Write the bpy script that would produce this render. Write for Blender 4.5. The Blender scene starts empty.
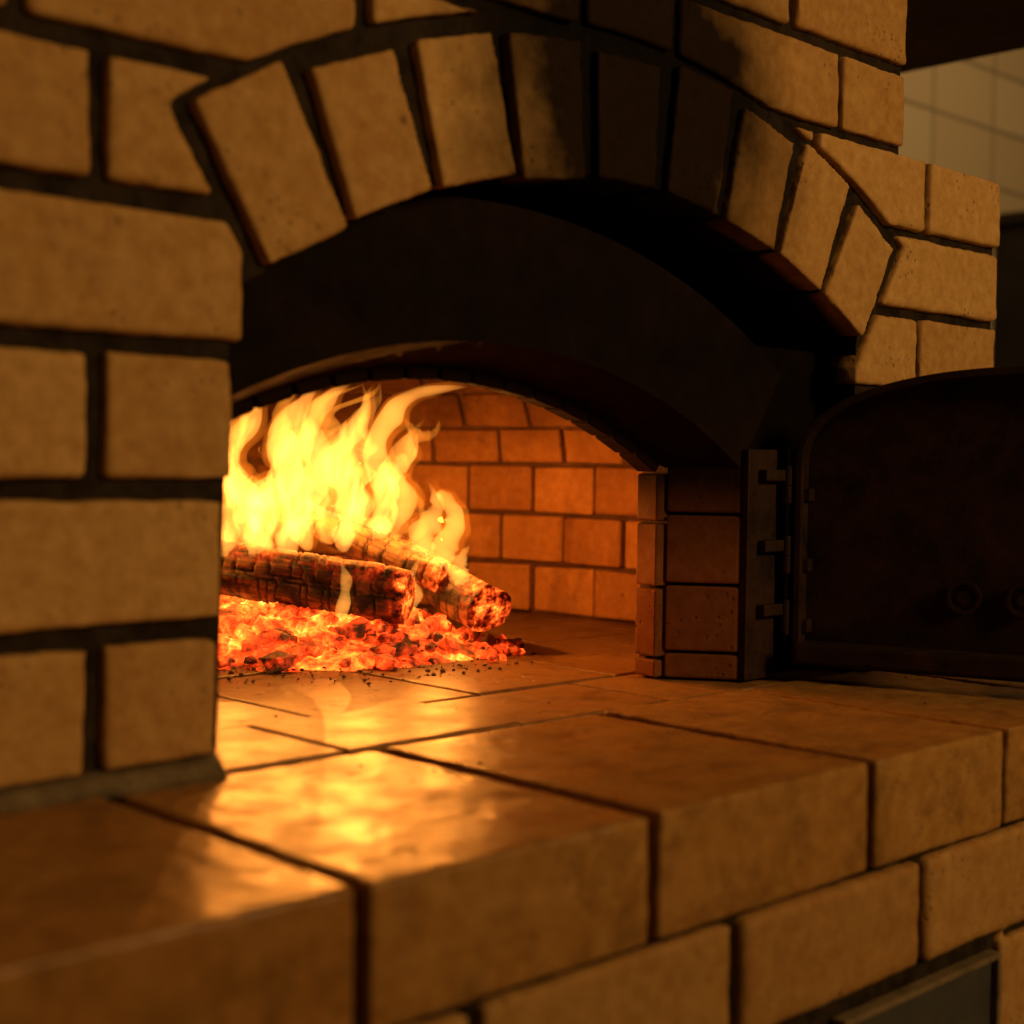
import bpy, bmesh, math, random
from mathutils import Vector, Matrix, noise
from mathutils.bvhtree import BVHTree
random.seed(7)
S = bpy.context.scene
S.view_settings.view_transform = 'Standard'
S.view_settings.look = 'None'

# ------------------------------------------------------------ helpers
def link(o, parent=None):
    S.collection.objects.link(o)
    if parent: o.parent = parent
    return o
def empty(name):
    e = bpy.data.objects.new(name, None); return link(e)
def mesh_obj(name, bm, mat, parent=None, smooth=False, bevel=0.0, seg=2):
    bmesh.ops.recalc_face_normals(bm, faces=bm.faces)
    me = bpy.data.meshes.new(name); bm.to_mesh(me); bm.free()
    if smooth:
        for p in me.polygons: p.use_smooth = True
    o = bpy.data.objects.new(name, me)
    for m in (mat if isinstance(mat, list) else [mat]): me.materials.append(m)
    link(o, parent)
    if bevel > 0:
        b = o.modifiers.new('bevel', 'BEVEL'); b.width = bevel; b.segments = seg
        b.limit_method = 'ANGLE'; b.angle_limit = math.radians(35)
    return o
TEX=[]
for nm,sc in (('chip_fine',.012),('chip_coarse',.05)):
    t=bpy.data.textures.new(nm,'CLOUDS'); t.noise_scale=sc; t.noise_depth=3; TEX.append(t)
def weather(o, voxel, fine=.0022, coarse=.003, sm=2):
    """turn sharp brick blocks into worn, slightly irregular bricks"""
    src=o.data; o.modifiers.clear()
    bvh=BVHTree.FromPolygons([v.co for v in src.vertices],[list(p.vertices) for p in src.polygons])
    ca=src.color_attributes['tint']; ptint=[ca.data[p.loop_start].color[0] for p in src.polygons]
    r=o.modifiers.new('r','REMESH'); r.mode='VOXEL'; r.voxel_size=voxel
    s=o.modifiers.new('s','SMOOTH'); s.iterations=sm; s.factor=.5
    for t,st in zip(TEX,(fine,coarse)):
        d=o.modifiers.new('d','DISPLACE'); d.texture=t; d.strength=st; d.mid_level=.5; d.texture_coords='LOCAL'
    bpy.context.view_layer.update()
    dg=bpy.context.evaluated_depsgraph_get()
    me=bpy.data.meshes.new_from_object(o.evaluated_get(dg)); o.modifiers.clear()
    while me.color_attributes: me.color_attributes.remove(me.color_attributes[0])
    at=me.color_attributes.new('tint','FLOAT_COLOR','POINT')
    arr=[]
    for v in me.vertices:
        h=bvh.find_nearest(v.co); c=ptint[h[2]] if h[2] is not None else .5
        arr+= [c,c,c,1.0]
    at.data.foreach_set('color',arr)
    me.polygons.foreach_set('use_smooth',[True]*len(me.polygons))
    if not me.materials: me.materials.append(src.materials[0])
    o.data=me
def newbm():
    bm = bmesh.new(); bm.loops.layers.float_color.new('tint'); return bm
def paint(bm, faces, t):
    L = bm.loops.layers.float_color['tint']
    for f in faces:
        for l in f.loops: l[L] = (t, t, t, 1)
def hexa(bm, pts, tint=None):
    v = [bm.verts.new(p) for p in pts]
    fs = [bm.faces.new([v[i] for i in q]) for q in ((3,2,1,0),(4,5,6,7),(0,1,5,4),(1,2,6,5),(2,3,7,6),(3,0,4,7))]
    paint(bm, fs, random.random() if tint is None else tint)
    return v
def box(bm, x0,x1,y0,y1,z0,z1, j=0.0, tint=None):
    P = [(x0,y0,z0),(x1,y0,z0),(x1,y1,z0),(x0,y1,z0),(x0,y0,z1),(x1,y0,z1),(x1,y1,z1),(x0,y1,z1)]
    P = [tuple(c+random.uniform(-j,j) for c in p) for p in P]
    return hexa(bm, P, tint)
def prism(bm, xz, y0, y1, tint=None):
    a = [bm.verts.new((x,y0,z)) for x,z in xz]; b = [bm.verts.new((x,y1,z)) for x,z in xz]
    n = len(xz); fs = [bm.faces.new(a), bm.faces.new(b[::-1])]
    for i in range(n): fs.append(bm.faces.new((a[i],b[i],b[(i+1)%n],a[(i+1)%n])))
    paint(bm, fs, random.random() if tint is None else tint)
def cut(o, xz, y0, y1):
    bm = newbm(); prism(bm, xz, y0, y1)
    c = mesh_obj('cutter', bm, [])
    m = o.modifiers.new('b','BOOLEAN'); m.operation='DIFFERENCE'; m.object=c; m.solver='EXACT'
    bpy.context.view_layer.update()
    dg = bpy.context.evaluated_depsgraph_get()
    me = bpy.data.meshes.new_from_object(o.evaluated_get(dg))
    o.modifiers.clear(); o.data = me
    bpy.data.objects.remove(c)
def cyl(bm, p0, p1, r, n=20, r2=None):
    p0=Vector(p0); p1=Vector(p1); d=(p1-p0); M=Matrix.Translation((p0+p1)/2) @ d.to_track_quat('Z','Y').to_matrix().to_4x4()
    g = bmesh.ops.create_cone(bm, cap_ends=True, segments=n, radius1=r, radius2=r if r2 is None else r2, depth=d.length, matrix=M)
    return g['verts']

# ------------------------------------------------------------ materials
def mat(name):
    m = bpy.data.materials.new(name); m.use_nodes = True
    nt = m.node_tree; nt.nodes.clear()
    out = nt.nodes.new('ShaderNodeOutputMaterial'); return m, nt, out
class N:
    def __init__(s, nt): s.nt = nt
    def n(s, t, **k):
        nd = s.nt.nodes.new('ShaderNode'+t)
        for a,b in k.items():
            if a == 'i':
                for q,v in b.items():
                    if isinstance(v,bpy.types.NodeSocket): s.nt.links.new(v, nd.inputs[q])
                    else: nd.inputs[q].default_value = v
            else: setattr(nd,a,b)
        return nd
    def math(s, op, a, b=None, clamp=False):
        i = {0:a}
        if b is not None: i[1] = b
        return s.n('Math', operation=op, use_clamp=clamp, i=i).outputs[0]
    def mix(s, f, a, b, bt='MIX'):
        nd = s.n('Mix', data_type='RGBA', blend_type=bt)
        for idx,v in ((0,f),(6,a),(7,b)):
            if isinstance(v,bpy.types.NodeSocket): s.nt.links.new(v, nd.inputs[idx])
            else: nd.inputs[idx].default_value = v
        return nd.outputs[2]
    def noise(s, vec, sc, det=4, rough=.55, dist=0):
        return s.n('TexNoise', i={'Vector':vec,'Scale':sc,'Detail':det,'Roughness':rough,'Distortion':dist}).outputs[0]
    def ramp(s, f, stops):
        nd = s.n('ValToRGB', i={0:f}); r = nd.color_ramp
        while len(r.elements) < len(stops): r.elements.new(.5)
        for e,(p,c) in zip(r.elements, stops):
            e.position = p; e.color = c if len(c)==4 else (*c,1)
        return nd.outputs[0]
    def mr(s, v, a,b,c=0,d=1):
        return s.n('MapRange', clamp=True, i={0:v,1:a,2:b,3:c,4:d}).outputs[0]
def C(r,g,b): return (r,g,b,1)
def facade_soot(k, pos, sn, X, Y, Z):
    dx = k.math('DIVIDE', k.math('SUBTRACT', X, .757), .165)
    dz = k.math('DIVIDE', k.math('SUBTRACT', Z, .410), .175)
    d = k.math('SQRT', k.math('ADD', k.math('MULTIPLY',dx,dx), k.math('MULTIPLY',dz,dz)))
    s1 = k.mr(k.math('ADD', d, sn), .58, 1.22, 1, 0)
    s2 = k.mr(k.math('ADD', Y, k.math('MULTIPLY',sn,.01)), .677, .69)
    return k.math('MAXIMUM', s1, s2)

def brick_mat(name, ca, cb, soot='facade', rough=(.6,.9), pit=1.0, spec=.3):
    m, nt, out = mat(name); k = N(nt)
    pos = k.n('NewGeometry').outputs['Position']
    tint = k.n('VertexColor', layer_name='tint').outputs[0]
    t = k.n('SeparateColor', i={0:tint}).outputs[0]
    n1 = k.noise(pos, 14, 3, .6); n2 = k.noise(pos, 90, 5, .7)
    f = k.math('ADD', k.math('MULTIPLY', t, .6), k.math('MULTIPLY', n1, .5))
    col = k.mix(f, ca, cb)
    col = k.mix(k.mr(n2,.35,.7), k.mix(1.0, col, C(.74,.64,.50),'MULTIPLY'), col)
    v = k.n('TexVoronoi', i={'Vector':pos,'Scale':150,'Randomness':1}).outputs['Distance']
    pitm = k.math('MULTIPLY', k.mr(v,.14,.26,1,0), k.mr(n1,.52,.62))
    v2 = k.n('TexVoronoi', i={'Vector':pos,'Scale':60,'Randomness':1}).outputs['Distance']
    pit2 = k.math('MULTIPLY', k.mr(v2,.10,.2,1,0), k.mr(k.noise(pos,28,2,.5),.56,.63))
    pits = k.math('MAXIMUM', pitm, pit2)
    col = k.mix(k.math('MULTIPLY', pits, .5*pit), col, C(.07,.04,.02))
    sx = k.n('SeparateXYZ', i={0:pos})
    X,Y,Z = sx.outputs
    sn = k.math('MULTIPLY', k.math('SUBTRACT', k.noise(pos, 9, 4,.65), .5), 1.1)
    dd = None
    if soot == 'facade':
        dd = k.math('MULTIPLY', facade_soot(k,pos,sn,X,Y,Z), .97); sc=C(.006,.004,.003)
    elif soot == 'throat':
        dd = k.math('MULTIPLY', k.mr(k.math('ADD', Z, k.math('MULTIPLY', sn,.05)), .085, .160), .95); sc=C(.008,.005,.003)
    elif soot == 'dome':
        zz = k.math('ADD', Z, k.math('MULTIPLY', sn,.09))
        zz = k.math('ADD', zz, k.math('MULTIPLY', k.math('SUBTRACT', 1.12, X), .22))
        dd = k.math('MULTIPLY', k.mr(zz, .13, .25), .9); sc=C(.03,.012,.006)
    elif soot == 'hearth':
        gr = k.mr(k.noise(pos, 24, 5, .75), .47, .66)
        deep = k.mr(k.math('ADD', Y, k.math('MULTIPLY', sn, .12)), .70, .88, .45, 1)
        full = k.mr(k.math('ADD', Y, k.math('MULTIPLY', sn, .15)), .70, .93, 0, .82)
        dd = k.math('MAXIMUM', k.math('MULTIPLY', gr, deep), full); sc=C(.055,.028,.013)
    if dd is not None: col = k.mix(dd, col, sc)
    h = k.math('MULTIPLY', n2, .6)
    h = k.math('SUBTRACT', h, k.math('MULTIPLY', pits, .9*pit))
    bp = k.n('Bump', i={'Strength':.55,'Distance':.0016,'Height':h})
    ro = k.mr(k.noise(pos, 30, 3,.6), .3, .7, rough[0], rough[1])
    sp = spec
    if dd is not None: sp = k.math('MULTIPLY', k.math('SUBTRACT', 1.0, k.math('MULTIPLY',dd,.9)), spec)
    p = k.n('BsdfPrincipled', i={'Base Color':col,'Roughness':ro,'Normal':bp.outputs[0],'Specular IOR Level':sp})
    nt.links.new(p.outputs[0], out.inputs[0]); return m

def simple_mat(name, a, b, scale=30, rough=(.7,.9), metal=0, bump=.4, dist=.002, soot=False, spec=.3):
    m, nt, out = mat(name); k = N(nt)
    pos = k.n('NewGeometry').outputs['Position']
    n1 = k.noise(pos, scale, 5, .65); n2 = k.noise(pos, scale*5, 3, .6)
    col = k.mix(k.mr(n1,.35,.65), a, b)
    if soot:
        X,Y,Z = k.n('SeparateXYZ', i={0:pos}).outputs
        sn = k.math('MULTIPLY', k.math('SUBTRACT', k.noise(pos, 9, 4,.65), .5), 1.1)
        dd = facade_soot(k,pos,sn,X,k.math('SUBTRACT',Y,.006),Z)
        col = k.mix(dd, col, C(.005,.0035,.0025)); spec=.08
    bp = k.n('Bump', i={'Strength':bump,'Distance':dist,'Height':k.math('ADD',n1,k.math('MULTIPLY',n2,.4))})
    p = k.n('BsdfPrincipled', i={'Base Color':col,'Roughness':k.mr(n2,.3,.7,*rough),'Metallic':metal,'Normal':bp.outputs[0],'Specular IOR Level':spec})
    nt.links.new(p.outputs[0], out.inputs[0]); return m

M_brick = brick_mat('firebrick_facade', C(.53,.30,.095), C(.76,.49,.19))
M_ledge = brick_mat('firebrick_ledge', C(.40,.19,.045), C(.58,.33,.10), soot='hearth', rough=(.25,.48), pit=.6, spec=.42)
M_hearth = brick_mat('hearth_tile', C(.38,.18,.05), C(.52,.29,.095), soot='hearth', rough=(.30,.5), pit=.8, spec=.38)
M_base = brick_mat('firebrick_base', C(.42,.22,.06), C(.58,.35,.12), soot='none')
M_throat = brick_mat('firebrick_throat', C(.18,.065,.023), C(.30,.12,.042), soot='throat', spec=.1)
M_dome = brick_mat('firebrick_dome', C(.28,.12,.035), C(.54,.28,.085), soot='dome')
M_mortar = simple_mat('mortar', C(.016,.011,.007), C(.045,.031,.018), 60, soot=True)
M_mortarL = simple_mat('mortar_pale', C(.12,.09,.05), C(.24,.175,.095), 60)
M_domem = simple_mat('dome_mortar', C(.06,.026,.011), C(.11,.05,.022), 60)
M_soot = simple_mat('soot', C(.004,.003,.002), C(.009,.005,.003), 12, spec=.05)
M_sootb = simple_mat('sooty_iron', C(.005,.003,.002), C(.015,.0075,.004), 14, spec=.08)
M_iron = simple_mat('rusty_iron', C(.011,.006,.0035), C(.045,.019,.009), 34, rough=(.45,.8), metal=.3, bump=.5, dist=.001)
M_steel = simple_mat('steel_panel', C(.10,.10,.10), C(.15,.145,.135), 8, rough=(.4,.55), metal=.6, bump=.05)
M_ash = simple_mat('ash', C(.07,.035,.018), C(.24,.14,.075), 120)
M_wood = simple_mat('dark_beam_wood', C(.06,.024,.010), C(.12,.05,.02), 10)
M_dark = simple_mat('dark_cabinet_paint', C(.02,.014,.009), C(.035,.025,.015), 6)
M_floor = simple_mat('floor_concrete', C(.12,.09,.06), C(.18,.14,.10), 6)
M_ceil = simple_mat('ceiling_plaster', C(.35,.28,.20), C(.40,.33,.24), 6)

m, nt, out = mat('wall_tiles'); k = N(nt)
pos = k.n('NewGeometry').outputs['Position']; sp = k.n('SeparateXYZ', i={0:pos})
cv = k.n('CombineXYZ', i={0:sp.outputs[0],1:sp.outputs[2]}).outputs[0]
bt = k.n('TexBrick', i={'Vector':cv,'Color1':C(.66,.50,.27),'Color2':C(.60,.44,.23),'Mortar':C(.34,.25,.14),'Scale':1,'Mortar Size':.006,'Brick Width':.30,'Row Height':.15,'Mortar Smooth':.1})
bt.offset = 0
p = k.n('BsdfPrincipled', i={'Base Color':bt.outputs[0],'Roughness':.4})
nt.links.new(p.outputs[0], out.inputs[0]); M_tiles = m

# ------------------------------------------------------------ OVEN
oven = empty('brick_pizza_oven')
WY = .668
AC, AZ, RI, RO = .745, -.179, .534, .624
HA = math.radians(32.9)
bm = newbm(); J = .0008; G = .0056
def course(z0, z1, joints):
    for a,b in zip(joints[:-1], joints[1:]):
        dy = random.uniform(-.0015,.0015)
        box(bm, a+G, b-G, WY+dy, .70, z0+G, z1-G, J)
P = .0735; Z0 = .005
L = [Z0+P*i for i in range(0,12)]
RZ = [.0315+.0664*i for i in range(0,12)]
def lc(i, js): course(L[i], L[i+1], js)
lc(0, [-.45,-.245,-.045,.155,.356,.431]); lc(1, [-.37,-.17,.03,.23,.434]); lc(2, [-.45,-.245,-.045,.155,.356,.441])
lc(3, [-.37,-.17,.03,.23,.446]); lc(4, [-.45,-.245,-.045,.155,.356,.53]); lc(5, [-.49,-.29,-.09,.11,.315,.52,.70])
lc(6, [-.39,-.19,.01,.215,.415,.61,.70]); lc(7, [-.49,-.29,-.09,.11,.315,.52,.70]); lc(8,[-.39,-.19,.01,.215,.415,.61,.70])
def rc(i, js): course(RZ[i], RZ[i+1], js)
G=.0042
course(.004, RZ[0], [1.034,1.253])
rc(0,[1.034,1.124,1.253]); rc(1,[1.034,1.253]); rc(2,[1.034,1.124,1.253]); 
rc(3,[1.02,1.118,1.253]); rc(4,[.95,1.253]); rc(5,[.86,.962,1.124,1.253]); rc(6,[.70,.794,.995,1.092]); rc(7,[.70,.735,.929,1.092])
rc(8,[.70,.794,.995,1.092]); 
fac = mesh_obj('facade_bricks', bm, M_brick, oven)
def arcpts(cx,cz,r,a0,a1,n): return [(cx+r*math.sin(a0+(a1-a0)*i/n), cz+r*math.cos(a0+(a1-a0)*i/n)) for i in range(n+1)]
cut(fac, [(AC,AZ)] + arcpts(AC,AZ,RO+.010,-HA-.012,HA+.006,40), .5, .9)
weather(fac, .0025, sm=1)
bm = newbm(); nv = 9
for i in range(nv):
    a = -HA + (i+.5)*2*HA/nv + random.uniform(-.005,.005)
    wi, wo = .0293, .0303+.001*random.random()
    ro = RO + random.uniform(-.006,.004); ri = RI + random.uniform(-.001,.002)
    s, c = math.sin(a), math.cos(a)
    def pt(r,w,y): return (AC + r*s + w*c, y, AZ + r*c - w*s)
    y0 = WY + random.uniform(-.002,.001); y1 = .74
    P8 = [pt(ri,-wi,y0),pt(ri,wi,y0),pt(ri,wi,y1),pt(ri,-wi,y1),pt(ro,-wo,y0),pt(ro,wo,y0),pt(ro,wo,y1),pt(ro,-wo,y1)]
    P8 = [tuple(q+random.uniform(-.0012,.0012) for q in p) for p in P8]
    hexa(bm, P8)
vo = mesh_obj('arch_voussoirs', bm, M_brick, oven)
weather(vo, .0020, sm=1)
bm = newbm()
prism(bm, [(-.5,-.01),(1.249,-.01),(1.249,.427),(1.088,.427),(1.088,.62),(-.5,.62)], .6745, .775)
core = mesh_obj('facade_mortar', bm, M_mortar, oven)
hole = [(.428,-.05),(.437,.258),(.458,.270)] + arcpts(AC,AZ,RI+.004,-HA+.01,HA-.01,40) + [(1.031,.265),(1.031,-.05)]
cut(core, hole, .5, .9)

IC = .65
def arc(hw, spring, rise):
    R = (hw*hw+rise*rise)/(2*rise); return R, spring+rise-R, math.asin(hw/R)
def ring(bm, n, A, B, thickA, thickB, y0, y1, gap=.0):
    Ra,ca,aa = arc(*A); Rb,cb,ab = arc(*B)
    for i in range(n):
        t0 = -1+2*i/n+gap; t1 = -1+2*(i+1)/n-gap
        def pt(R,c,a,t,th,y):
            return (IC+(R+th)*math.sin(a*t), y, c+(R+th)*math.cos(a*t))
        hexa(bm, [pt(Ra,ca,aa,t0,0,y0),pt(Ra,ca,aa,t1,0,y0),pt(Rb,cb,ab,t1,0,y1),pt(Rb,cb,ab,t0,0,y1),
                  pt(Ra,ca,aa,t0,thickA,y0),pt(Ra,ca,aa,t1,thickA,y0),pt(Rb,cb,ab,t1,thickB,y1),pt(Rb,cb,ab,t0,thickB,y1)])
bm = newbm()
for sgn in (1,-1):
    for z0,z1 in ((.001,.020),(.0225,.073),(.0755,.128),(.1305,.168)):
        f = [(.264,.699),(.31,.699),(.31,.745),(.231,.745)]
        q = [(IC+sgn*x, y) for x,y in f]
        hexa(bm, [(x,y,z0) for x,y in q]+[(x,y,z1) for x,y in q])
    for z0,z1 in ((.001,.0145),(.017,.070),(.0725,.121),(.1235,.160)):
        f = [(.223,.7475),(.31,.7475),(.31,.80),(.227,.772)]
        q = [(IC+sgn*x, y) for x,y in f]
        hexa(bm, [(x,y,z0) for x,y in q]+[(x,y,z1) for x,y in q])
mesh_obj('throat_jamb_bricks', bm, M_throat, oven, bevel=.0018)
bm = newbm()
for sgn in (1,-1):
    xa,xb = sorted((IC+sgn*.236, IC+sgn*.31))
    box(bm, xa,xb,.7455,.775,.001,.166)
    xa,xb = sorted((IC+sgn*.268, IC+sgn*.31))
    box(bm, xa,xb,.702,.744,.001,.168)
mesh_obj('jamb_joint_mortar', bm, M_domem, oven)
bm = newbm()
ring(bm, 16, (.225,.160,.062), (.228,.160,.064), .06,.06,.749,.772, .006)
mesh_obj('inner_arch_bricks', bm, M_throat, oven, bevel=.002)
bm = newbm()
ring(bm, 48, (.264,.165,.080), (.231,.165,.066), .09,.05,.699,.7485)
mesh_obj('throat_hood', bm, M_sootb, oven)
bm = newbm()
prism(bm, [(.15,-.01),(1.2,-.01),(1.2,.5),(.15,.5)], .7755, .80)
bk = mesh_obj('smoke_chamber_back', bm, M_soot, oven)
R,c,a = arc(.270,.162,.075)
cut(bk, [(IC-.270,-.05)] + arcpts(IC,c,R,-a,a,30) + [(IC+.270,-.05)], .6, .9)
bm = newbm()
box(bm, IC+.266, 1.045, .712,.745,0,.262); box(bm, .40, IC-.266,.712,.745,0,.262)
mesh_obj('smoke_chamber_sides', bm, M_soot, oven)
bm = newbm()
for sgn in (1,-1):
    xa,xb = sorted((IC+sgn*.265, IC+sgn*.302)); box(bm, xa, xb, .692,.699,.001,.180)
mesh_obj('iron_door_frame', bm, M_iron, oven, bevel=.001)
bm = newbm(); HX=.956
for z in (.160,.105,.055):
    box(bm, .928,HX-.001,.684,.692,z-.0045,z+.0045)
    cyl(bm, (HX,.684,z-.008),(HX,.684,z+.008),.0045)
cyl(bm,(HX,.684,.03),(HX,.684,.182),.0022)
mesh_obj('hinge_brackets', bm, M_iron, oven, bevel=.001)

# dome
DX, DY, DR = .67, 1.06, .485
bm = newbm(); nb = 36
def dome_ring(r0,z0,r1,z1,off,thick=.05):
    for i in range(nb):
        g_=.0045
        a0=(i+off)*2*math.pi/nb+g_; a1=(i+1+off)*2*math.pi/nb-g_
        am=(a0+a1)/2; x=DX+r0*math.cos(am); y=DY+r0*math.sin(am)
        if y < .835: continue
        dr = random.uniform(-.004,.004)
        ja,jb=random.uniform(-.0012,.0012),random.uniform(-.0012,.0012)
        def q(r,a,z): return (DX+(r+dr)*math.cos(a), DY+(r+dr)*math.sin(a), z)
        n = Vector((z1-z0,0,-(r1-r0))).normalized()*thick
        hexa(bm,[q(r0,a0,z0+ja),q(r0,a1,z0+jb),q(r0+n.x,a1,z0+n.z),q(r0+n.x,a0,z0+n.z),
                 q(r1,a0,z1+jb),q(r1,a1,z1+ja),q(r1+n.x,a1,z1+n.z),q(r1+n.x,a0,z1+n.z)])
ks=0
for z in (0.0,.055,.110): dome_ring(DR,z+.002,DR,z+.052,(ks%2)*.5+.2); ks+=1
nph=9; H=.24
for i in range(nph):
    p0=i*(math.pi/2*.93)/nph+.006; p1=(i+1)*(math.pi/2*.93)/nph-.004
    dome_ring(DR*math.cos(p0),.165+H*math.sin(p0),DR*math.cos(p1),.165+H*math.sin(p1),(ks%2)*.5+.2); ks+=1
mesh_obj('dome_bricks', bm, M_dome, oven, bevel=.003)
bm = newbm(); prof=[(DR+.006,-.01),(DR+.006,.165)]+[((DR+.006)*math.cos(p*math.pi/2/16),.165+(H+.006)*math.sin(p*math.pi/2/16)) for p in range(1,17)]
ns=64; rows=[]
for r,z in prof: rows.append([bm.verts.new((DX+r*math.cos(2*math.pi*i/ns), max(.79,DY+r*math.sin(2*math.pi*i/ns)), z)) for i in range(ns)])
for a_,b_ in zip(rows[:-1],rows[1:]):
    for i in range(ns):
        vs=(a_[i],a_[(i+1)%ns],b_[(i+1)%ns],b_[i])
        if all(v.co.y<.7901 for v in vs): continue
        bm.faces.new(vs)
mesh_obj('dome_mortar_shell', bm, M_domem, oven)
bm = newbm()
box(bm,-.49,-.43,.775,1.66,-.8,.60); box(bm,1.19,1.248,.775,1.66,-.8,.425); box(bm,-.49,1.248,1.60,1.66,-.8,.425)
box(bm,-.49,1.248,.775,1.66,.425,.46); box(bm,-.49,1.088,.775,1.66,.46,.60)
mesh_obj('oven_body', bm, M_mortarL, oven)

# hearth tiles
bm = newbm()
ys = [.676,.782,.965,1.15,1.335,1.52,1.60]
for r,(ya,yb) in enumerate(zip(ys[:-1],ys[1:])):
    off = [.07,.0,.09,.03,.1,.0][r]
    x = -.02+off*1.0
    xs=[x+.148*i for i in range(0,9)] 
    if r==0: xs=[.222,.372,.520,.662,.812,.962,1.112,1.27]
    for xa,xb in zip(xs[:-1],xs[1:]):
        dz = random.uniform(-.0012,.0006)
        box(bm, xa+.0014,xb-.0014,ya+.0014,yb-.0014,-.04,dz,.0003)
mesh_obj('hearth_tiles', bm, M_hearth, oven, bevel=.002)
bm = newbm()
xs=[-.55,-.36,-.18,.0,.18,.362,.539,.729,.885,1.06,1.24,1.42,1.60]
tints=[.5,.5,.5,.3,.0,.45,.5,.8,.6,.3,.6,.4]
for n_,(xa,xb) in enumerate(zip(xs[:-1],xs[1:])):
    dz = random.uniform(-.001,.001)
    box(bm, xa+.0040,xb-.0040,.459+random.uniform(-.001,.001),.672,-.063,dz,.0004,tint=tints[n_])
lg_ = mesh_obj('ledge_blocks', bm, M_ledge, oven)
weather(lg_, .0020, fine=.0014, coarse=.0018, sm=4)
bm = newbm()
box(bm,1.25,1.62,.676,.95,-.064,-.001)
mesh_obj('side_shelf_slab', bm, M_ledge, oven, bevel=.004)
bm = newbm()
box(bm,-.55,1.60,.469,.68,-.8,-.006); box(bm,-.5,1.25,.68,1.6,-.8,-.006)
mesh_obj('base_mortar', bm, M_mortar, oven)
bm = newbm(); z=-.0675; i=0
while z > -.76:
    off = [.061,.155][i%2]
    xs=[off+.183*j for j in range(-3,9)]
    for xa,xb in zip(xs[:-1],xs[1:]):
        if i==1 and xb>.70 and xa<.87: continue
        box(bm, xa+.0045,xb-.0045,.4625+random.uniform(-.001,.001),.49,z-.0655,z-.001,.0008)
    z-=.0725; i+=1
bb = mesh_obj('base_bricks', bm, M_base, oven)
weather(bb, .0032, fine=.002, coarse=.002)
bm = newbm()
x0v,x1v,zt,zb=.705,.884,-.1445,-.207
box(bm,x0v+.004,x1v-.004,.463,.47,zb+.004,zt-.004)
mesh_obj('metal_vent_panel', bm, M_steel, oven, bevel=.001)
bm = newbm()
box(bm,x0v,x1v,.458,.468,zt-.004,zt); box(bm,x0v,x1v,.458,.468,zb,zb+.004); box(bm,x0v,x0v+.004,.458,.468,zb+.004,zt-.004); box(bm,x1v-.004,x1v,.458,.468,zb+.004,zt-.004)
mesh_obj('vent_panel_frame', bm, M_mortarL, oven, bevel=.001)
bm = newbm()
for (xa,xb) in ((-.5,.428),(1.034,1.25)):
    pr=[]
    nn=int((xb-xa)/.008)
    for j in range(nn+1):
        x=xa+(xb-xa)*j/nn; w=.010+.006*noise.noise(Vector((x*40,0,3))); h=.009+.005*noise.noise(Vector((x*55,5,1)))
        pr.append([bm.verts.new((x,.67-w,-.001)),bm.verts.new((x,.67-w*.35,h*.7)),bm.verts.new((x,.673,h+.002)),bm.verts.new((x,.68,-.001))])
    for a_,b_ in zip(pr[:-1],pr[1:]):
        for q in range(4): bm.faces.new((a_[q],b_[q],b_[(q+1)%4],a_[(q+1)%4]))
    bm.faces.new(pr[0]); bm.faces.new(pr[-1][::-1])
mesh_obj('mortar_fillet', bm, M_mortarL, oven, smooth=True)

# ------------------------------------------------------------ iron door
door = empty('iron_oven_door')
YH, YE, ZB, ZS, ZT = .676, .300, .012, .170, .243
def outline(ins=0.0, n=40):
    yc=(YH+YE)/2; hw=(YH-YE)/2-ins
    pts=[(YH-ins,ZB+ins)]
    for i in range(n+1):
        t=math.pi*i/n; cx=math.cos(t); sx_=math.sin(t)
        y=yc+hw*math.copysign(abs(cx)**(2/2.3),cx); zz=ZS+(ZT-ins-ZS)*abs(sx_)**(2/2.3)
        pts.append((y,zz))
    pts.append((YE+ins,ZB+ins)); return pts
bm=newbm()
o0=outline(); a_=[bm.verts.new((1.004,y,z)) for y,z in o0]; b_=[bm.verts.new((1.011,y,z)) for y,z in o0]
bm.faces.new(a_); bm.faces.new(b_[::-1])
for i in range(len(o0)): bm.faces.new((a_[i],b_[i],b_[(i+1)%len(o0)],a_[(i+1)%len(o0)]))
mesh_obj('door_plate', bm, M_iron, door)
bm=newbm()
oi=outline(.006); n=len(o0)
A=[[bm.verts.new((x,y,z)) for y,z in o] for x,o in ((.986,o0),(.986,oi),(1.0045,oi),(1.0045,o0))]
for q in range(4):
    for i in range(n): bm.faces.new((A[q][i],A[q][(i+1)%n],A[(q+1)%4][(i+1)%n],A[(q+1)%4][i]))
mesh_obj('door_rim', bm, M_iron, door, bevel=.001)
bm=newbm()
box(bm,.972,1.003,YE+.004,YH-.006,.016,.030)
mesh_obj('door_bottom_flange', bm, M_iron, door, bevel=.0015)
bm=newbm()
for y in (.548,.505):
    cyl(bm,(.9995,y,.071),(1.004,y,.071),.0115,28); cyl(bm,(.998,y,.071),(1.0,y,.071),.005,20)
    ri=[]
    for i in range(28):
        t=2*math.pi*i/28
        ri.append([bm.verts.new((x,y+r*math.cos(t),.071+r*math.sin(t))) for x,r in ((1.0,.0125),(.9965,.0125),(.9965,.0100),(1.0,.0100))])
    for i in range(28):
        for q in range(4): bm.faces.new((ri[i][q],ri[(i+1)%28][q],ri[(i+1)%28][(q+1)%4],ri[i][(q+1)%4]))
mesh_obj('door_vent_bolts', bm, M_iron, door)
bm=newbm()
for z in (.145,.09,.042):
    cyl(bm,(.990,.682,z-.007),(.990,.682,z+.007),.0045); box(bm,.992,1.006,.665,.684,z-.005,z+.005)
mesh_obj('door_hinge_leaves', bm, M_iron, door, bevel=.001)
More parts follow.
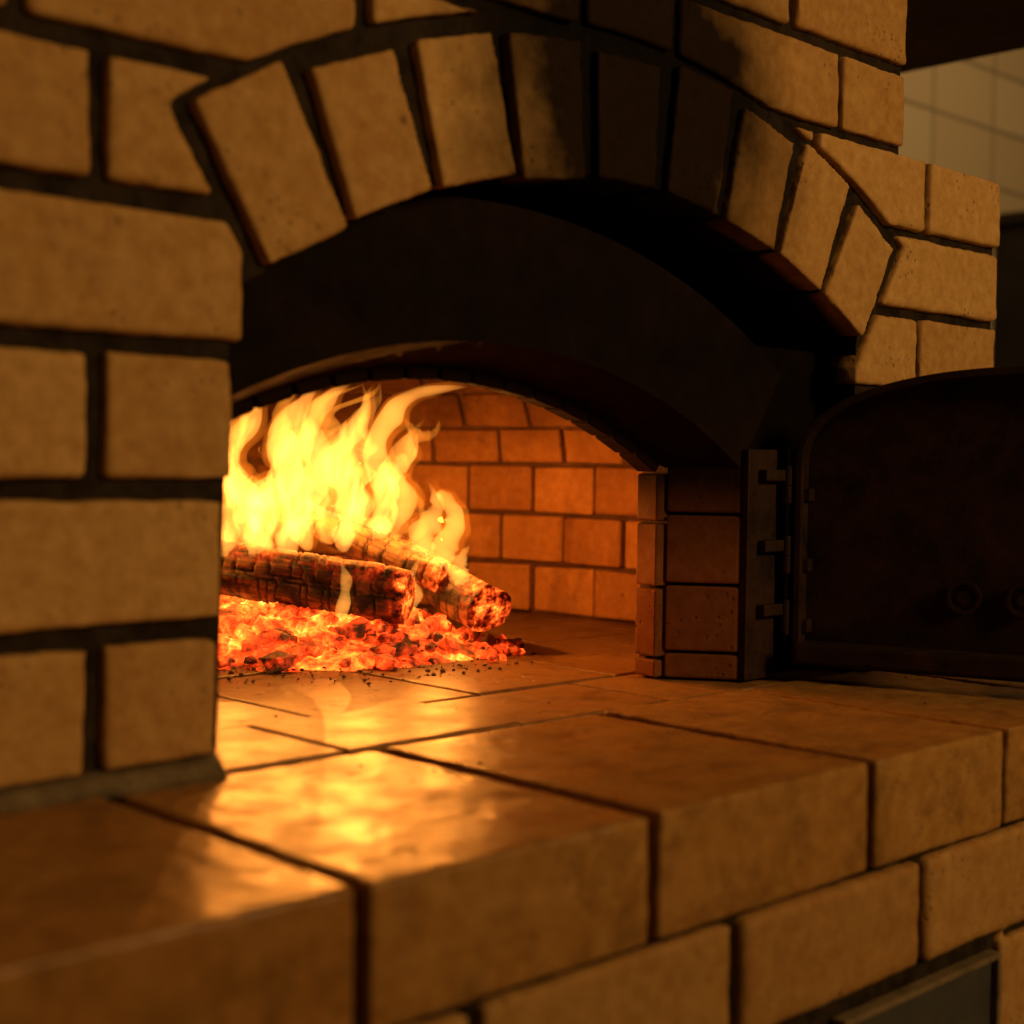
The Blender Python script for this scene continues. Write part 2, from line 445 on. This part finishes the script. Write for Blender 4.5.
door.matrix_world = Matrix.Translation((HX,.684,0)) @ Matrix.Rotation(math.radians(19),4,'Z') @ Matrix.Translation((-.990,-.682,0))

# ------------------------------------------------------------ fire
m, nt, out = mat('charred_wood'); k=N(nt)
tc = k.n('TexCoord').outputs['Object']
tint = k.n('SeparateColor', i={0:k.n('VertexColor', layer_name='tint').outputs[0]})
gl, gv = tint.outputs[0], tint.outputs[1]
n1=k.noise(tc,60,5,.6)
st=k.n('Mapping', i={'Vector':tc,'Scale':(1,1,.12)}).outputs[0]
n3=k.noise(st,160,4,.6)
col=k.mix(k.mr(n3,.42,.64), C(.22,.105,.04), C(.04,.02,.01))
col=k.mix(k.mr(n1,.46,.58), col, C(.014,.009,.006))
col=k.mix(gv, col, C(.002,.0015,.001))
bp=k.n('Bump', i={'Strength':.7,'Distance':.0012,'Height':k.math('ADD',n1,n3)})
em=k.math('MULTIPLY', gl, k.mr(k.noise(tc,75,4,.7),.36,.66))
ecol=k.ramp(em,[(0,(.0,.0,.0)),(.3,(.4,.015,.002)),(.65,(1,.11,.010)),(1,(1,.36,.04))])
p=k.n('BsdfPrincipled', i={'Base Color':col,'Roughness':.8,'Normal':bp.outputs[0],'Emission Color':ecol,'Emission Strength':k.math('MULTIPLY',em,2.4)})
nt.links.new(p.outputs[0],out.inputs[0]); M_char=m

m, nt, out = mat('glowing_embers'); k=N(nt)
pos=k.n('NewGeometry').outputs['Position']
g=k.n('SeparateColor', i={0:k.n('VertexColor', layer_name='tint').outputs[0]}).outputs[0]
n1=k.noise(pos,70,5,.7); n0=k.noise(pos,22,3,.6)
e=k.math('ADD',k.math('MULTIPLY',g,.62),k.math('MULTIPLY',k.math('SUBTRACT',n1,.52),1.7),clamp=False)
e=k.math('ADD',e,k.math('MULTIPLY',k.math('SUBTRACT',n0,.5),1.6),clamp=True)
ecol=k.ramp(e,[(0,(0,0,0)),(.15,(.35,.012,.001)),(.45,(1,.055,.006)),(.78,(1,.20,.018)),(1,(1,.48,.07))])
col=k.mix(n1,C(.03,.016,.012),C(.30,.18,.13))
p=k.n('BsdfPrincipled', i={'Base Color':col,'Roughness':.9,'Emission Color':ecol,'Emission Strength':k.mr(e,0,1,0,3.8)})
nt.links.new(p.outputs[0],out.inputs[0]); M_ember=m

def log(name, p0, p1, r, seed, wedge=.75, glow=.25):
    rnd=random.Random(seed); p0=Vector(p0); p1=Vector(p1); Ln=(p1-p0).length
    ns_,nr=200,60
    bm=newbm(); Lr=bm.loops.layers.float_color['tint']; info={}
    grooves=[]; z=0
    while z<Ln: z+=rnd.uniform(.010,.020); grooves.append((z,[rnd.uniform(-.007,.007) for _ in range(9)]))
    lines=sorted(rnd.uniform(0,2*math.pi) for _ in range(9))
    fac_=[rnd.uniform(.80,1.10) for _ in range(7)]
    rings=[]
    for i in range(ns_+1):
        zz=Ln*i/ns_; row=[]
        for j in range(nr):
            t=2*math.pi*j/nr
            sec=t/(2*math.pi)*7; q=int(sec)%7; fr=sec-int(sec)
            rr=r*(fac_[q]*(1-fr)+fac_[(q+1)%7]*fr)
            if math.cos(t-1.1)<0: rr*= wedge/max(wedge,-math.cos(t-1.1))
            rr+=r*.10*noise.noise(Vector((math.cos(t)*2,math.sin(t)*2,zz*30+seed*7)))
            tt=(t+.10*noise.noise(Vector((zz*60,seed,2.2))))%(2*math.pi)
            ci=sum(1 for l in lines if l<tt)%9
            gd=min(abs(zz-(gz+o[ci])+.0025*noise.noise(Vector((t*5,gz*90,1)))) for gz,o in grooves)
            gg=max(0,1-gd/.0016)
            ld=min(min(abs(tt-l),2*math.pi-abs(tt-l)) for l in lines)*r
            gg=max(gg,max(0,1-ld/.0015))
            gg=min(1,gg*1.3)
            rr-=.0018*gg
            v=bm.verts.new((rr*math.cos(t),rr*math.sin(t),zz))
            end=max(0,1-(Ln-zz)/.018)
            und=max(0,-math.sin(t)-.2)
            info[v]=(min(1,glow+.85*end+.9*und),gg)
            row.append(v)
        rings.append(row)
    for a_,b_ in zip(rings[:-1],rings[1:]):
        for j in range(nr): bm.faces.new((a_[j],a_[(j+1)%nr],b_[(j+1)%nr],b_[j]))
    for row,sg in ((rings[0],-1),(rings[-1],1)):
        cz=row[0].co.z+sg*.002; mid=[bm.verts.new((v.co.x*.55,v.co.y*.55,cz+rnd.uniform(-.001,.001))) for v in row]
        cv_=bm.verts.new((0,0,cz+sg*.001)); info[cv_]=(1.0 if sg>0 else .3,0)
        for v in mid: info[v]=(1.0 if sg>0 else .3, rnd.choice([0,0,.4]))
        for j in range(nr):
            bm.faces.new((row[j],row[(j+1)%nr],mid[(j+1)%nr],mid[j])); bm.faces.new((mid[j],mid[(j+1)%nr],cv_))
    for f in bm.faces:
        for l in f.loops:
            a,b=info[l.vert]; l[Lr]=(a,b,0,1)
    o=mesh_obj(name,bm,M_char,None,smooth=True)
    zax=(p1-p0).normalized(); up=Vector((0,0,1)); xax=up.cross(zax).normalized()*-1; yax=zax.cross(xax)
    M=Matrix((xax,yax,zax)).transposed().to_4x4(); M.translation=p0
    o.matrix_world=M; return o
log('burning_log',(.640,1.188,.088),(.802,.962,.052),.0245,1,glow=.05)
log('burning_log',(.765,1.190,.146),(.868,.995,.062),.018,2,glow=.1)
log('burning_log',(.900,1.235,.118),(.884,.948,.038),.0235,3,glow=.1)
log('burning_log',(.70,1.26,.06),(.96,1.12,.05),.022,4,glow=.1)

bm=newbm(); e1=Vector((.722,-.692,0)); e2=Vector((.692,.722,0)); cen=Vector((.765,1.085,0))
gx,gy=46,38; grid=[]
for i in range(gx+1):
    row=[]
    for j in range(gy+1):
        a=-1.0+2*i/gx; b_=-1+2*j/gy; rr=a*a+b_*b_
        h=.040*max(0,1-rr)+.008*noise.noise(Vector((a*9,b_*9,0)))*(1 if rr<1 else 0)
        row.append(bm.verts.new(cen+e1*a*.185+e2*b_*.15+Vector((0,0,h-.001))))
    grid.append(row)
for i in range(gx):
    for j in range(gy): 
        c_=[grid[i][j],grid[i+1][j],grid[i+1][j+1],grid[i][j+1]]
        if max(v.co.z for v in c_)>.001: bm.faces.new(c_)
for v in [v for v in bm.verts if not v.link_faces]: bm.verts.remove(v)
paint(bm,bm.faces,.82)
def lump(bm, p, s, tint, sub=1):
    g=bmesh.ops.create_icosphere(bm,subdivisions=sub,radius=1)
    sc=Vector((random.uniform(.7,1.4),random.uniform(.7,1.3),random.uniform(.5,.95)))*s
    R_=Matrix.Rotation(random.uniform(0,6.28),3,'Z')@Matrix.Rotation(random.uniform(-.5,.5),3,'X')
    for v in g['verts']:
        q=v.co*random.uniform(.7,1.2); v.co=R_@Vector((q.x*sc.x,q.y*sc.y,q.z*sc.z))+p
    fs={f for v in g['verts'] for f in v.link_faces}; paint(bm,fs,tint)
for i in range(1050):
    a=random.gauss(0,.5); b_=random.gauss(-.2,.5); rr=a*a+b_*b_
    if rr>1.05: continue
    h=.040*max(0,1-rr)
    s=random.choice([.002,.003,.004,.006,.010])*random.uniform(.8,1.25)
    hot=max(.0,1.45-rr**.5*1.05)*random.uniform(.45,1.3)
    lump(bm, cen+e1*a*.185+e2*b_*.15+Vector((0,0,h+s*.35)), s, min(1,hot))
for i in range(60):
    a=random.uniform(.75,1.12); b_=random.gauss(-.15,.22); s=random.uniform(.002,.007)
    lump(bm, cen+e1*a*.185+e2*b_*.15+Vector((0,0,s*.5)), s, random.uniform(.1,.75))
mesh_obj('ember_bed',bm,M_ember)
bm=newbm()
for i in range(600):
    a=random.gauss(.25,.7); b_=random.gauss(-.80,.3)
    p=cen+e1*a*.185+e2*b_*.16
    if p.y<.86 or (Vector((p.x-DX,p.y-DY)).length>DR-.02): continue
    s=random.choice([.0005,.0006,.0008,.001,.0013,.002])
    lump(bm,p+Vector((0,0,s*.4)),s,0)
for i in range(30):
    p=Vector((random.uniform(.45,1.2),random.uniform(.49,.8),0)); s=random.choice([.0005,.0007,.0011])
    if p.y>.66 and p.x>.86: continue
    lump(bm,p+Vector((0,0,s*.5)),s,0)
mesh_obj('ash_crumbs',bm,M_ash)

def flame_mat(name,col,st):
    m,nt,out=mat(name); k=N(nt)
    e=k.n('Emission', i={'Color':col,'Strength':st}); nt.links.new(e.outputs[0],out.inputs['Volume']); return m
F1=flame_mat('flame_yellow',C(1,.38,.055),125)
F2=flame_mat('flame_orange',C(1,.29,.025),80)
F4=flame_mat('flame_sheath',C(1,.22,.012),34)
m,nt,out=mat('flame_body'); k=N(nt)
pos=k.n('NewGeometry').outputs['Position']
mp=k.n('Mapping', i={'Vector':pos,'Scale':(1,1,.42)}).outputs[0]
nz=k.noise(mp,46,2,.5,1.4)
hz=k.mr(k.n('SeparateXYZ', i={0:pos}).outputs[2], .10,.21, 1,.5)
e=k.n('Emission', i={'Color':C(1,.33,.04),'Strength':k.math('MULTIPLY',k.mr(nz,.46,.60,3,165),hz)})
nt.links.new(e.outputs[0],out.inputs['Volume']); FB=m
m.cycles.volume_step_rate=.35
fire=empty('fire_flames')
def tongue(base,h,r,mt,seed,lean=(0,0),amp=.016,flat=.45,tpow=.55,curl=1.0,lpow=1.0,rip=.30):
    rnd=random.Random(seed); bm=bmesh.new(); ns_,nr=56,18
    ph1,ph2,ph3=[rnd.uniform(0,6.28) for _ in range(3)]; tw=rnd.uniform(-1.0,1.0); ang0=rnd.uniform(-.4,.4)+math.radians(-44)
    fr=rnd.uniform(8,13)
    rows=[]
    for i in range(ns_+1):
        t=i/ns_
        w=t**.8
        sw=amp*w*(math.sin(ph1+t*7*curl)*.7+math.sin(ph2+t*12*curl)*.3)
        cx=base[0]+lean[0]*t**lpow+sw*.72
        cy=base[1]+lean[1]*t**lpow-sw*.69+amp*.4*w*math.sin(ph3+t*6)
        cz=base[2]+h*t
        rr=r*(math.sin(math.pi*min(1,t**tpow))**.85)*(1+rip*math.sin(ph2+t*fr)*min(1,2*t)) if 0<i<ns_ else 0
        rr=max(rr,.00015)
        an=ang0+tw*t; row=[]
        for j in range(nr):
            q=2*math.pi*j/nr
            lx=rr*math.cos(q)*(1+.45*noise.noise(Vector((math.cos(q)*1.3,t*7*(h/.1),seed)))); ly=rr*flat*math.sin(q)
            row.append(bm.verts.new((cx+lx*math.cos(an)-ly*math.sin(an), cy+lx*math.sin(an)+ly*math.cos(an), cz)))
        rows.append(row)
    for a_,b_ in zip(rows[:-1],rows[1:]):
        for j in range(nr): bm.faces.new((a_[j],a_[(j+1)%nr],b_[(j+1)%nr],b_[j]))
    bm.faces.new(rows[0][::-1]); bm.faces.new(rows[-1])
    mesh_obj('flame_tongue',bm,mt,fire,smooth=True)
def base_at(t,back,z): return (.62+.26*t+e2.x*back, 1.10-.14*t+e2.y*back, z)
def ribbon(path,back,r,mt,seed,tpow=.6,flat=.45):
    """curling flame swept along a 3-D path: path = [(along fire line, height)]"""
    pts=[Vector(base_at(t,back+.012*math.sin(seed+i*1.7),z)) for i,(t,z) in enumerate(path)]
    P_=[pts[0]*2-pts[1]]+pts+[pts[-1]*2-pts[-2]]
    cs=[]; n_=70; ns_=len(pts)-1
    for i in range(n_+1):
        u_=i/n_*ns_; q=min(int(u_),ns_-1); f_=u_-q; a,b,c,d=P_[q:q+4]
        cs.append(.5*((2*b)+(c-a)*f_+(2*a-5*b+4*c-d)*f_*f_+(3*b-a-3*c+d)*f_**3))
    bm=bmesh.new(); rows=[]; nr=18; ey=Vector((.692,.722,0))
    for i,c in enumerate(cs):
        t=i/n_
        tg=(cs[min(i+1,n_)]-cs[max(i-1,0)]).normalized(); sd_=tg.cross(ey).normalized(); dp=sd_.cross(tg).normalized()
        rr=max(.00015, r*math.sin(math.pi*min(1,t**tpow))**.85*(1+.30*noise.noise(Vector((t*7,seed,1))))) if 0<i<n_ else .00015
        rows.append([bm.verts.new(c+sd_*rr*math.cos(2*math.pi*j/nr)*(1+.5*noise.noise(Vector((math.cos(2*math.pi*j/nr)*1.2,t*9,seed))))+dp*rr*flat*math.sin(2*math.pi*j/nr)) for j in range(nr)])
    for a_,b_ in zip(rows[:-1],rows[1:]):
        for j in range(nr): bm.faces.new((a_[j],a_[(j+1)%nr],b_[(j+1)%nr],b_[j]))
    bm.faces.new(rows[0][::-1]); bm.faces.new(rows[-1])
    mesh_obj('flame_curl',bm,mt,fire,smooth=True)
rf=random.Random(5)
def hmx(t):
    if t<.70: return .15
    if t<.82: return .10
    return .06
sd=0
for t,b,z,h,r,ln in [(.22,.05,.085,.145,.026,.01),(.38,.05,.085,.150,.028,.018),(.52,.06,.09,.150,.028,.03),(.65,.08,.09,.120,.022,.035)]:
    sd+=1
    tongue(base_at(t,b,z),h,r,FB,sd,lean=(e1.x*ln*1.3,e1.y*ln*1.3),amp=.014,tpow=.62,lpow=1.5,flat=.55)
RB=[([(.28,.085),(.30,.125),(.24,.165),(.32,.205),(.29,.235)],.03,.0135,.6),
    ([(.36,.08),(.34,.12),(.42,.155),(.40,.195),(.47,.220),(.50,.240)],.02,.0150,.6),
    ([(.47,.085),(.44,.12),(.50,.16),(.46,.195),(.53,.222),(.60,.238)],.05,.0145,.6),
    ([(.58,.09),(.61,.13),(.55,.165),(.62,.20),(.66,.232)],.04,.0150,.6),
    ([(.67,.10),(.70,.14),(.66,.17),(.71,.205),(.80,.228),(.96,.236)],.05,.0125,.65),
    ([(.72,.10),(.76,.13),(.73,.155),(.78,.175),(.77,.20)],.05,.0105,.6),
    ([(.20,.085),(.17,.13),(.23,.17),(.19,.22)],.04,.013,.6),
    ([(.84,.075),(.82,.10),(.87,.125),(.84,.148)],.03,.0110,.6),
    ([(.90,.065),(.89,.09),(.93,.115),(.885,.135),(.86,.138)],.02,.0105,.6),
    ([(.96,.055),(.94,.075),(.97,.093)],.01,.0085,.6),
    ([(.76,.205),(.80,.190),(.85,.193),(.87,.205)],.05,.0050,.7)]
for n_,(pth,bk_,r_,tp) in enumerate(RB):
    ribbon(pth,bk_,r_,F1 if n_<10 else F2,n_+1,tp)
    if n_<9: ribbon([(t+.006,z) for t,z in pth[:-1]]+[(pth[-1][0]+.01,pth[-1][1]+.004)],bk_+.004,r_*1.45,F4,n_+1,tp)
for i in range(8):
    t=rf.uniform(.12,.80); sd+=1; ln=rf.uniform(0,.04)
    tongue(base_at(t,rf.uniform(.02,.10),.075+rf.uniform(0,.05)),hmx(t)*rf.uniform(.4,.95),rf.uniform(.005,.009),F2,sd,lean=(e1.x*ln,e1.y*ln),amp=rf.uniform(.014,.022),tpow=rf.uniform(.45,.7),lpow=1.4,rip=.4)
for t,b,z,h,r in [(.14,.02,.085,.055,.010),(.24,.01,.083,.06,.010),(.33,.01,.08,.05,.011),(.43,.0,.078,.055,.010),(.58,.035,.085,.055,.010),(.68,.05,.09,.05,.009),(.60,-.035,.030,.055,.0065),(.80,-.01,.035,.05,.006)]:
    sd+=1
    tongue(base_at(t,b,z),h,r,F1,sd,lean=(.004,-.004),amp=.006,tpow=.6)
for t,z,h,ln,r in [(.50,.18,.055,.05,.009),(.45,.18,.055,.04,.010),(.36,.18,.06,.03,.010),(.24,.18,.05,.02,.010)]:
    sd+=1
    tongue(base_at(t,.05,z),h,r,F2,sd,lean=(e1.x*ln,e1.y*ln),amp=.014,tpow=.8,curl=1.1,lpow=1.7)

for i,(x,y,z,pw) in enumerate([(.66,1.10,.14,1.0),(.76,1.08,.17,1.4),(.80,1.02,.14,1.2),(.87,1.0,.11,1.1),(.74,1.14,.12,1.0),(.84,1.10,.17,1.5)]):
    l=bpy.data.lights.new('firelight','POINT'); l.energy=pw; l.color=(1,.31,.04); l.shadow_soft_size=0.0
    o=bpy.data.objects.new('firelight',l); o.location=(x,y,z); link(o,fire)

# ------------------------------------------------------------ room
bm=newbm(); box(bm,-3,6,1.95,2.05,-.8,1.6); mesh_obj('wall_back',bm,M_tiles)
bm=newbm(); box(bm,-3,6,-3,2.05,-.9,-.8); mesh_obj('floor',bm,M_floor)
bm=newbm(); box(bm,-3,6,-3,2.05,1.6,1.7); mesh_obj('ceiling',bm,M_ceil)
bm=newbm(); box(bm,1.58,1.90,-3,1.95,.735,.95); mesh_obj('ceiling_beam',bm,M_wood,bevel=.01)
bm=newbm(); box(bm,3.62,4.6,1.62,1.95,.42,.80); box(bm,3.60,4.62,1.60,1.95,.80,.83); box(bm,3.64,4.10,1.605,1.62,.43,.79); box(bm,4.12,4.58,1.605,1.62,.43,.79)
mesh_obj('wall_cabinet',bm,M_dark,bevel=.005)

def area(name,loc,tgt,size,e,col):
    l=bpy.data.lights.new(name,'AREA'); l.energy=e; l.size=size; l.color=col
    o=bpy.data.objects.new(name,l); o.location=loc
    o.rotation_euler=(Vector(tgt)-Vector(loc)).to_track_quat('-Z','Y').to_euler(); link(o)
area('ceiling_lamp',(1.15,-1.15,.90),(1.0,.67,.30),.4,14.5,(1,.58,.20))
area('back_wall_fill',(3.0,.6,1.5),(3.3,1.9,.6),.5,10,(1,.70,.36))  # added fill light to brighten the tiled back wall, not a real fixture
w=bpy.data.worlds.new('World'); S.world=w; w.use_nodes=True
w.node_tree.nodes['Background'].inputs[0].default_value=(1,.58,.28,1); w.node_tree.nodes['Background'].inputs[1].default_value=.010

# ------------------------------------------------------------ camera
yaw=math.radians(46.2); pit=math.radians(-2.06); rol=math.radians(.78)
f=Vector((math.cos(yaw)*math.cos(pit),math.sin(yaw)*math.cos(pit),math.sin(pit)))
r0=Vector((math.sin(yaw),-math.cos(yaw),0)); u0=r0.cross(f)
r=r0*math.cos(rol)+u0*math.sin(rol); u=r.cross(f)
cd=bpy.data.cameras.new('camera'); cd.lens=51.8; cd.sensor_width=36; cd.clip_start=.02
cd.dof.use_dof=True; cd.dof.focus_distance=1.2; cd.dof.aperture_fstop=5.0
co=bpy.data.objects.new('camera',cd); M=Matrix((r,u,-f)).transposed().to_4x4(); M.translation=(0,0,.17)
co.matrix_world=M; link(co); S.camera=co
